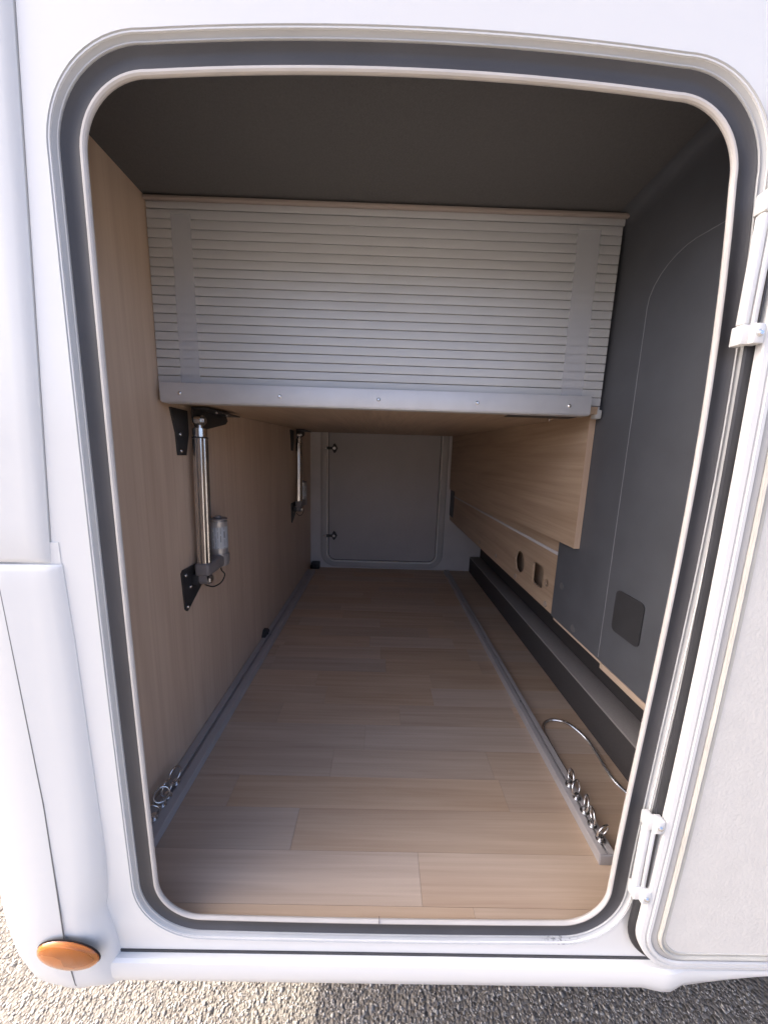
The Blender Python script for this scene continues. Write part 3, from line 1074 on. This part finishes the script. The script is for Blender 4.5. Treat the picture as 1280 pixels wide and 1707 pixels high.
def make_ring(name, x, y, rot, tilt, label, group):
    t = thing(name, (x, y, 0.0262), label, 'ring', group)
    obj('base', merge(cyl((x, y, 0.0263), (x, y, 0.0315), 0.0105, 14, bev=.001), cyl((x, y, 0.0315), (x, y, 0.0395), 0.0062, 12), cyl((x, y, 0.0215), (x, y, 0.0263), 0.0055, 10)), ZINC, t)
    Rr, rr = 0.0168, 0.0027
    b_ = bmesh.new()
    n, mm = 26, 8
    vs2 = []
    for i in range(n):
        a = 2 * math.pi * i / n
        ring = []
        for j in range(mm):
            c_ = 2 * math.pi * j / mm
            rad = Rr + rr * math.cos(c_)
            p = Vector((rad * math.cos(a), rr * math.sin(c_), rad * math.sin(a) * 1.08 + Rr * 1.0))
            ring.append(p)
        vs2.append(ring)
    Mx = Matrix.Translation((x, y, 0.0392)) @ Matrix.Rotation(rot, 4, 'Z') @ Matrix.Rotation(tilt, 4, 'X')
    vv = [[b_.verts.new(Mx @ p) for p in ring] for ring in vs2]
    for i in range(n):
        for j in range(mm):
            b_.faces.new((vv[i][j], vv[(i + 1) % n][j], vv[(i + 1) % n][(j + 1) % mm], vv[i][(j + 1) % mm]))
    obj('eye', b_, ZINC, t, smooth=60)
    return t


cxr = (RX0 + RX1) / 2
ordn = ['nearest', 'second', 'third', 'fourth', 'farthest']
for k, (yy, ro, ti) in enumerate([(0.140, 20, 0.15), (0.172, 75, -0.1), (0.204, 68, 0.1), (0.240, 30, -0.25), (0.275, 80, 0.1)]):
    lab = {0: 'steel eye ring nearest the end cap on the right rail', 4: 'steel eye ring farthest from the end cap on the right rail, at the cable end'}.get(
        k, 'steel eye ring on the right rail, %s counted from its end cap' % ordn[k])
    make_ring('lashing_ring', cxr, yy, R(ro), ti, lab, 'lashing rings on the right rail')
cxl = (LX0 + LX1) / 2
for k, (yy, ro, ti) in enumerate([(0.128, 85, 0.1), (0.168, 10, 0.2), (0.200, 35, -0.25), (0.222, 80, 0.0), (0.258, 72, -0.1)]):
    lab = {0: 'steel eye ring nearest the hatch on the left rail, half hidden', 4: 'steel eye ring deepest inside on the left rail'}.get(
        k, 'steel eye ring on the left rail, %s counted from the hatch' % ordn[k])
    make_ring('lashing_ring', cxl, yy, R(ro), ti, lab, 'lashing rings on the left rail')

# ================================================================== STEEL CONDUIT
path = resample(spline([(0.9585, 0.300, 0.016), (0.9600, 0.345, 0.008), (0.9605, 0.40, 0.007), (0.963, 0.455, 0.0065), (0.968, 0.492, 0.0065), (0.985, 0.522, 0.007), (1.022, 0.537, 0.008),
                        (1.066, 0.520, 0.009), (1.093, 0.462, 0.008), (1.093, 0.40, 0.007), (1.087, 0.345, 0.0065), (1.089, 0.305, 0.0065), (1.101, 0.270, 0.0065), (1.115, 0.22, 0.0065), (1.118, 0.12, 0.0065)], 12), 0.0021)
tag(obj('steel_conduit', tube(path, 0.0048, 9, ridge=0.10), ZINC, smooth=30),
    'thin corrugated steel conduit looping on the floor beside the right rail', 'conduit')

# ================================================================== SMALL FITTINGS
ft = thing('socket_cover', (XR, 0.168, 0.58), 'dark square cover plate low on the right anthracite wall', 'cover plate')
obj('plate', plate(rrect(0.128, 0.212, 0.533, 0.632, 0.012, n=5, m=2), [], lambda u, v, w: (XR - .0092 + w, u, v), 0.0025), mat('cover_black', (0.030, 0.030, 0.033), 0.6, noise=.1), ft)
obj('rim', sweep(lambda o: rrect(0.128 - o, 0.212 + o, 0.533 - o, 0.632 + o, 0.012 + o, n=5, m=2), [(0, 0), (0.0015, 0)]), mat('cover_rim', (0.04, 0.04, 0.043), 0.5), ft) if False else None

fb = thing('wall_clip', (XL, 1.03, 0.012), 'small black bracket low on the left oak wall', 'bracket')
obj('body', plate([(1.0, 0.012), (1.065, 0.012), (1.065, 0.032), (1.04, 0.056), (1.02, 0.056), (1.0, 0.035)], [], lambda u, v, w: (XL + w, u, v), 0.018), BLKM, fb, smooth=30)
screw('screw', (XL + .018, 1.032, 0.032), (1, 0, 0), 0.006, BLKM, fb, 10)

cb_ = thing('corner_block', (-0.13, 2.10, 0), 'small black block in the far left floor corner', 'block')
obj('body', merge(box(-0.165, -0.10, 2.095, 2.148, 0.0004, 0.055, .005), box(-0.172, -0.165, 2.10, 2.145, 0.0004, 0.03, .002)), BLKM, cb_)
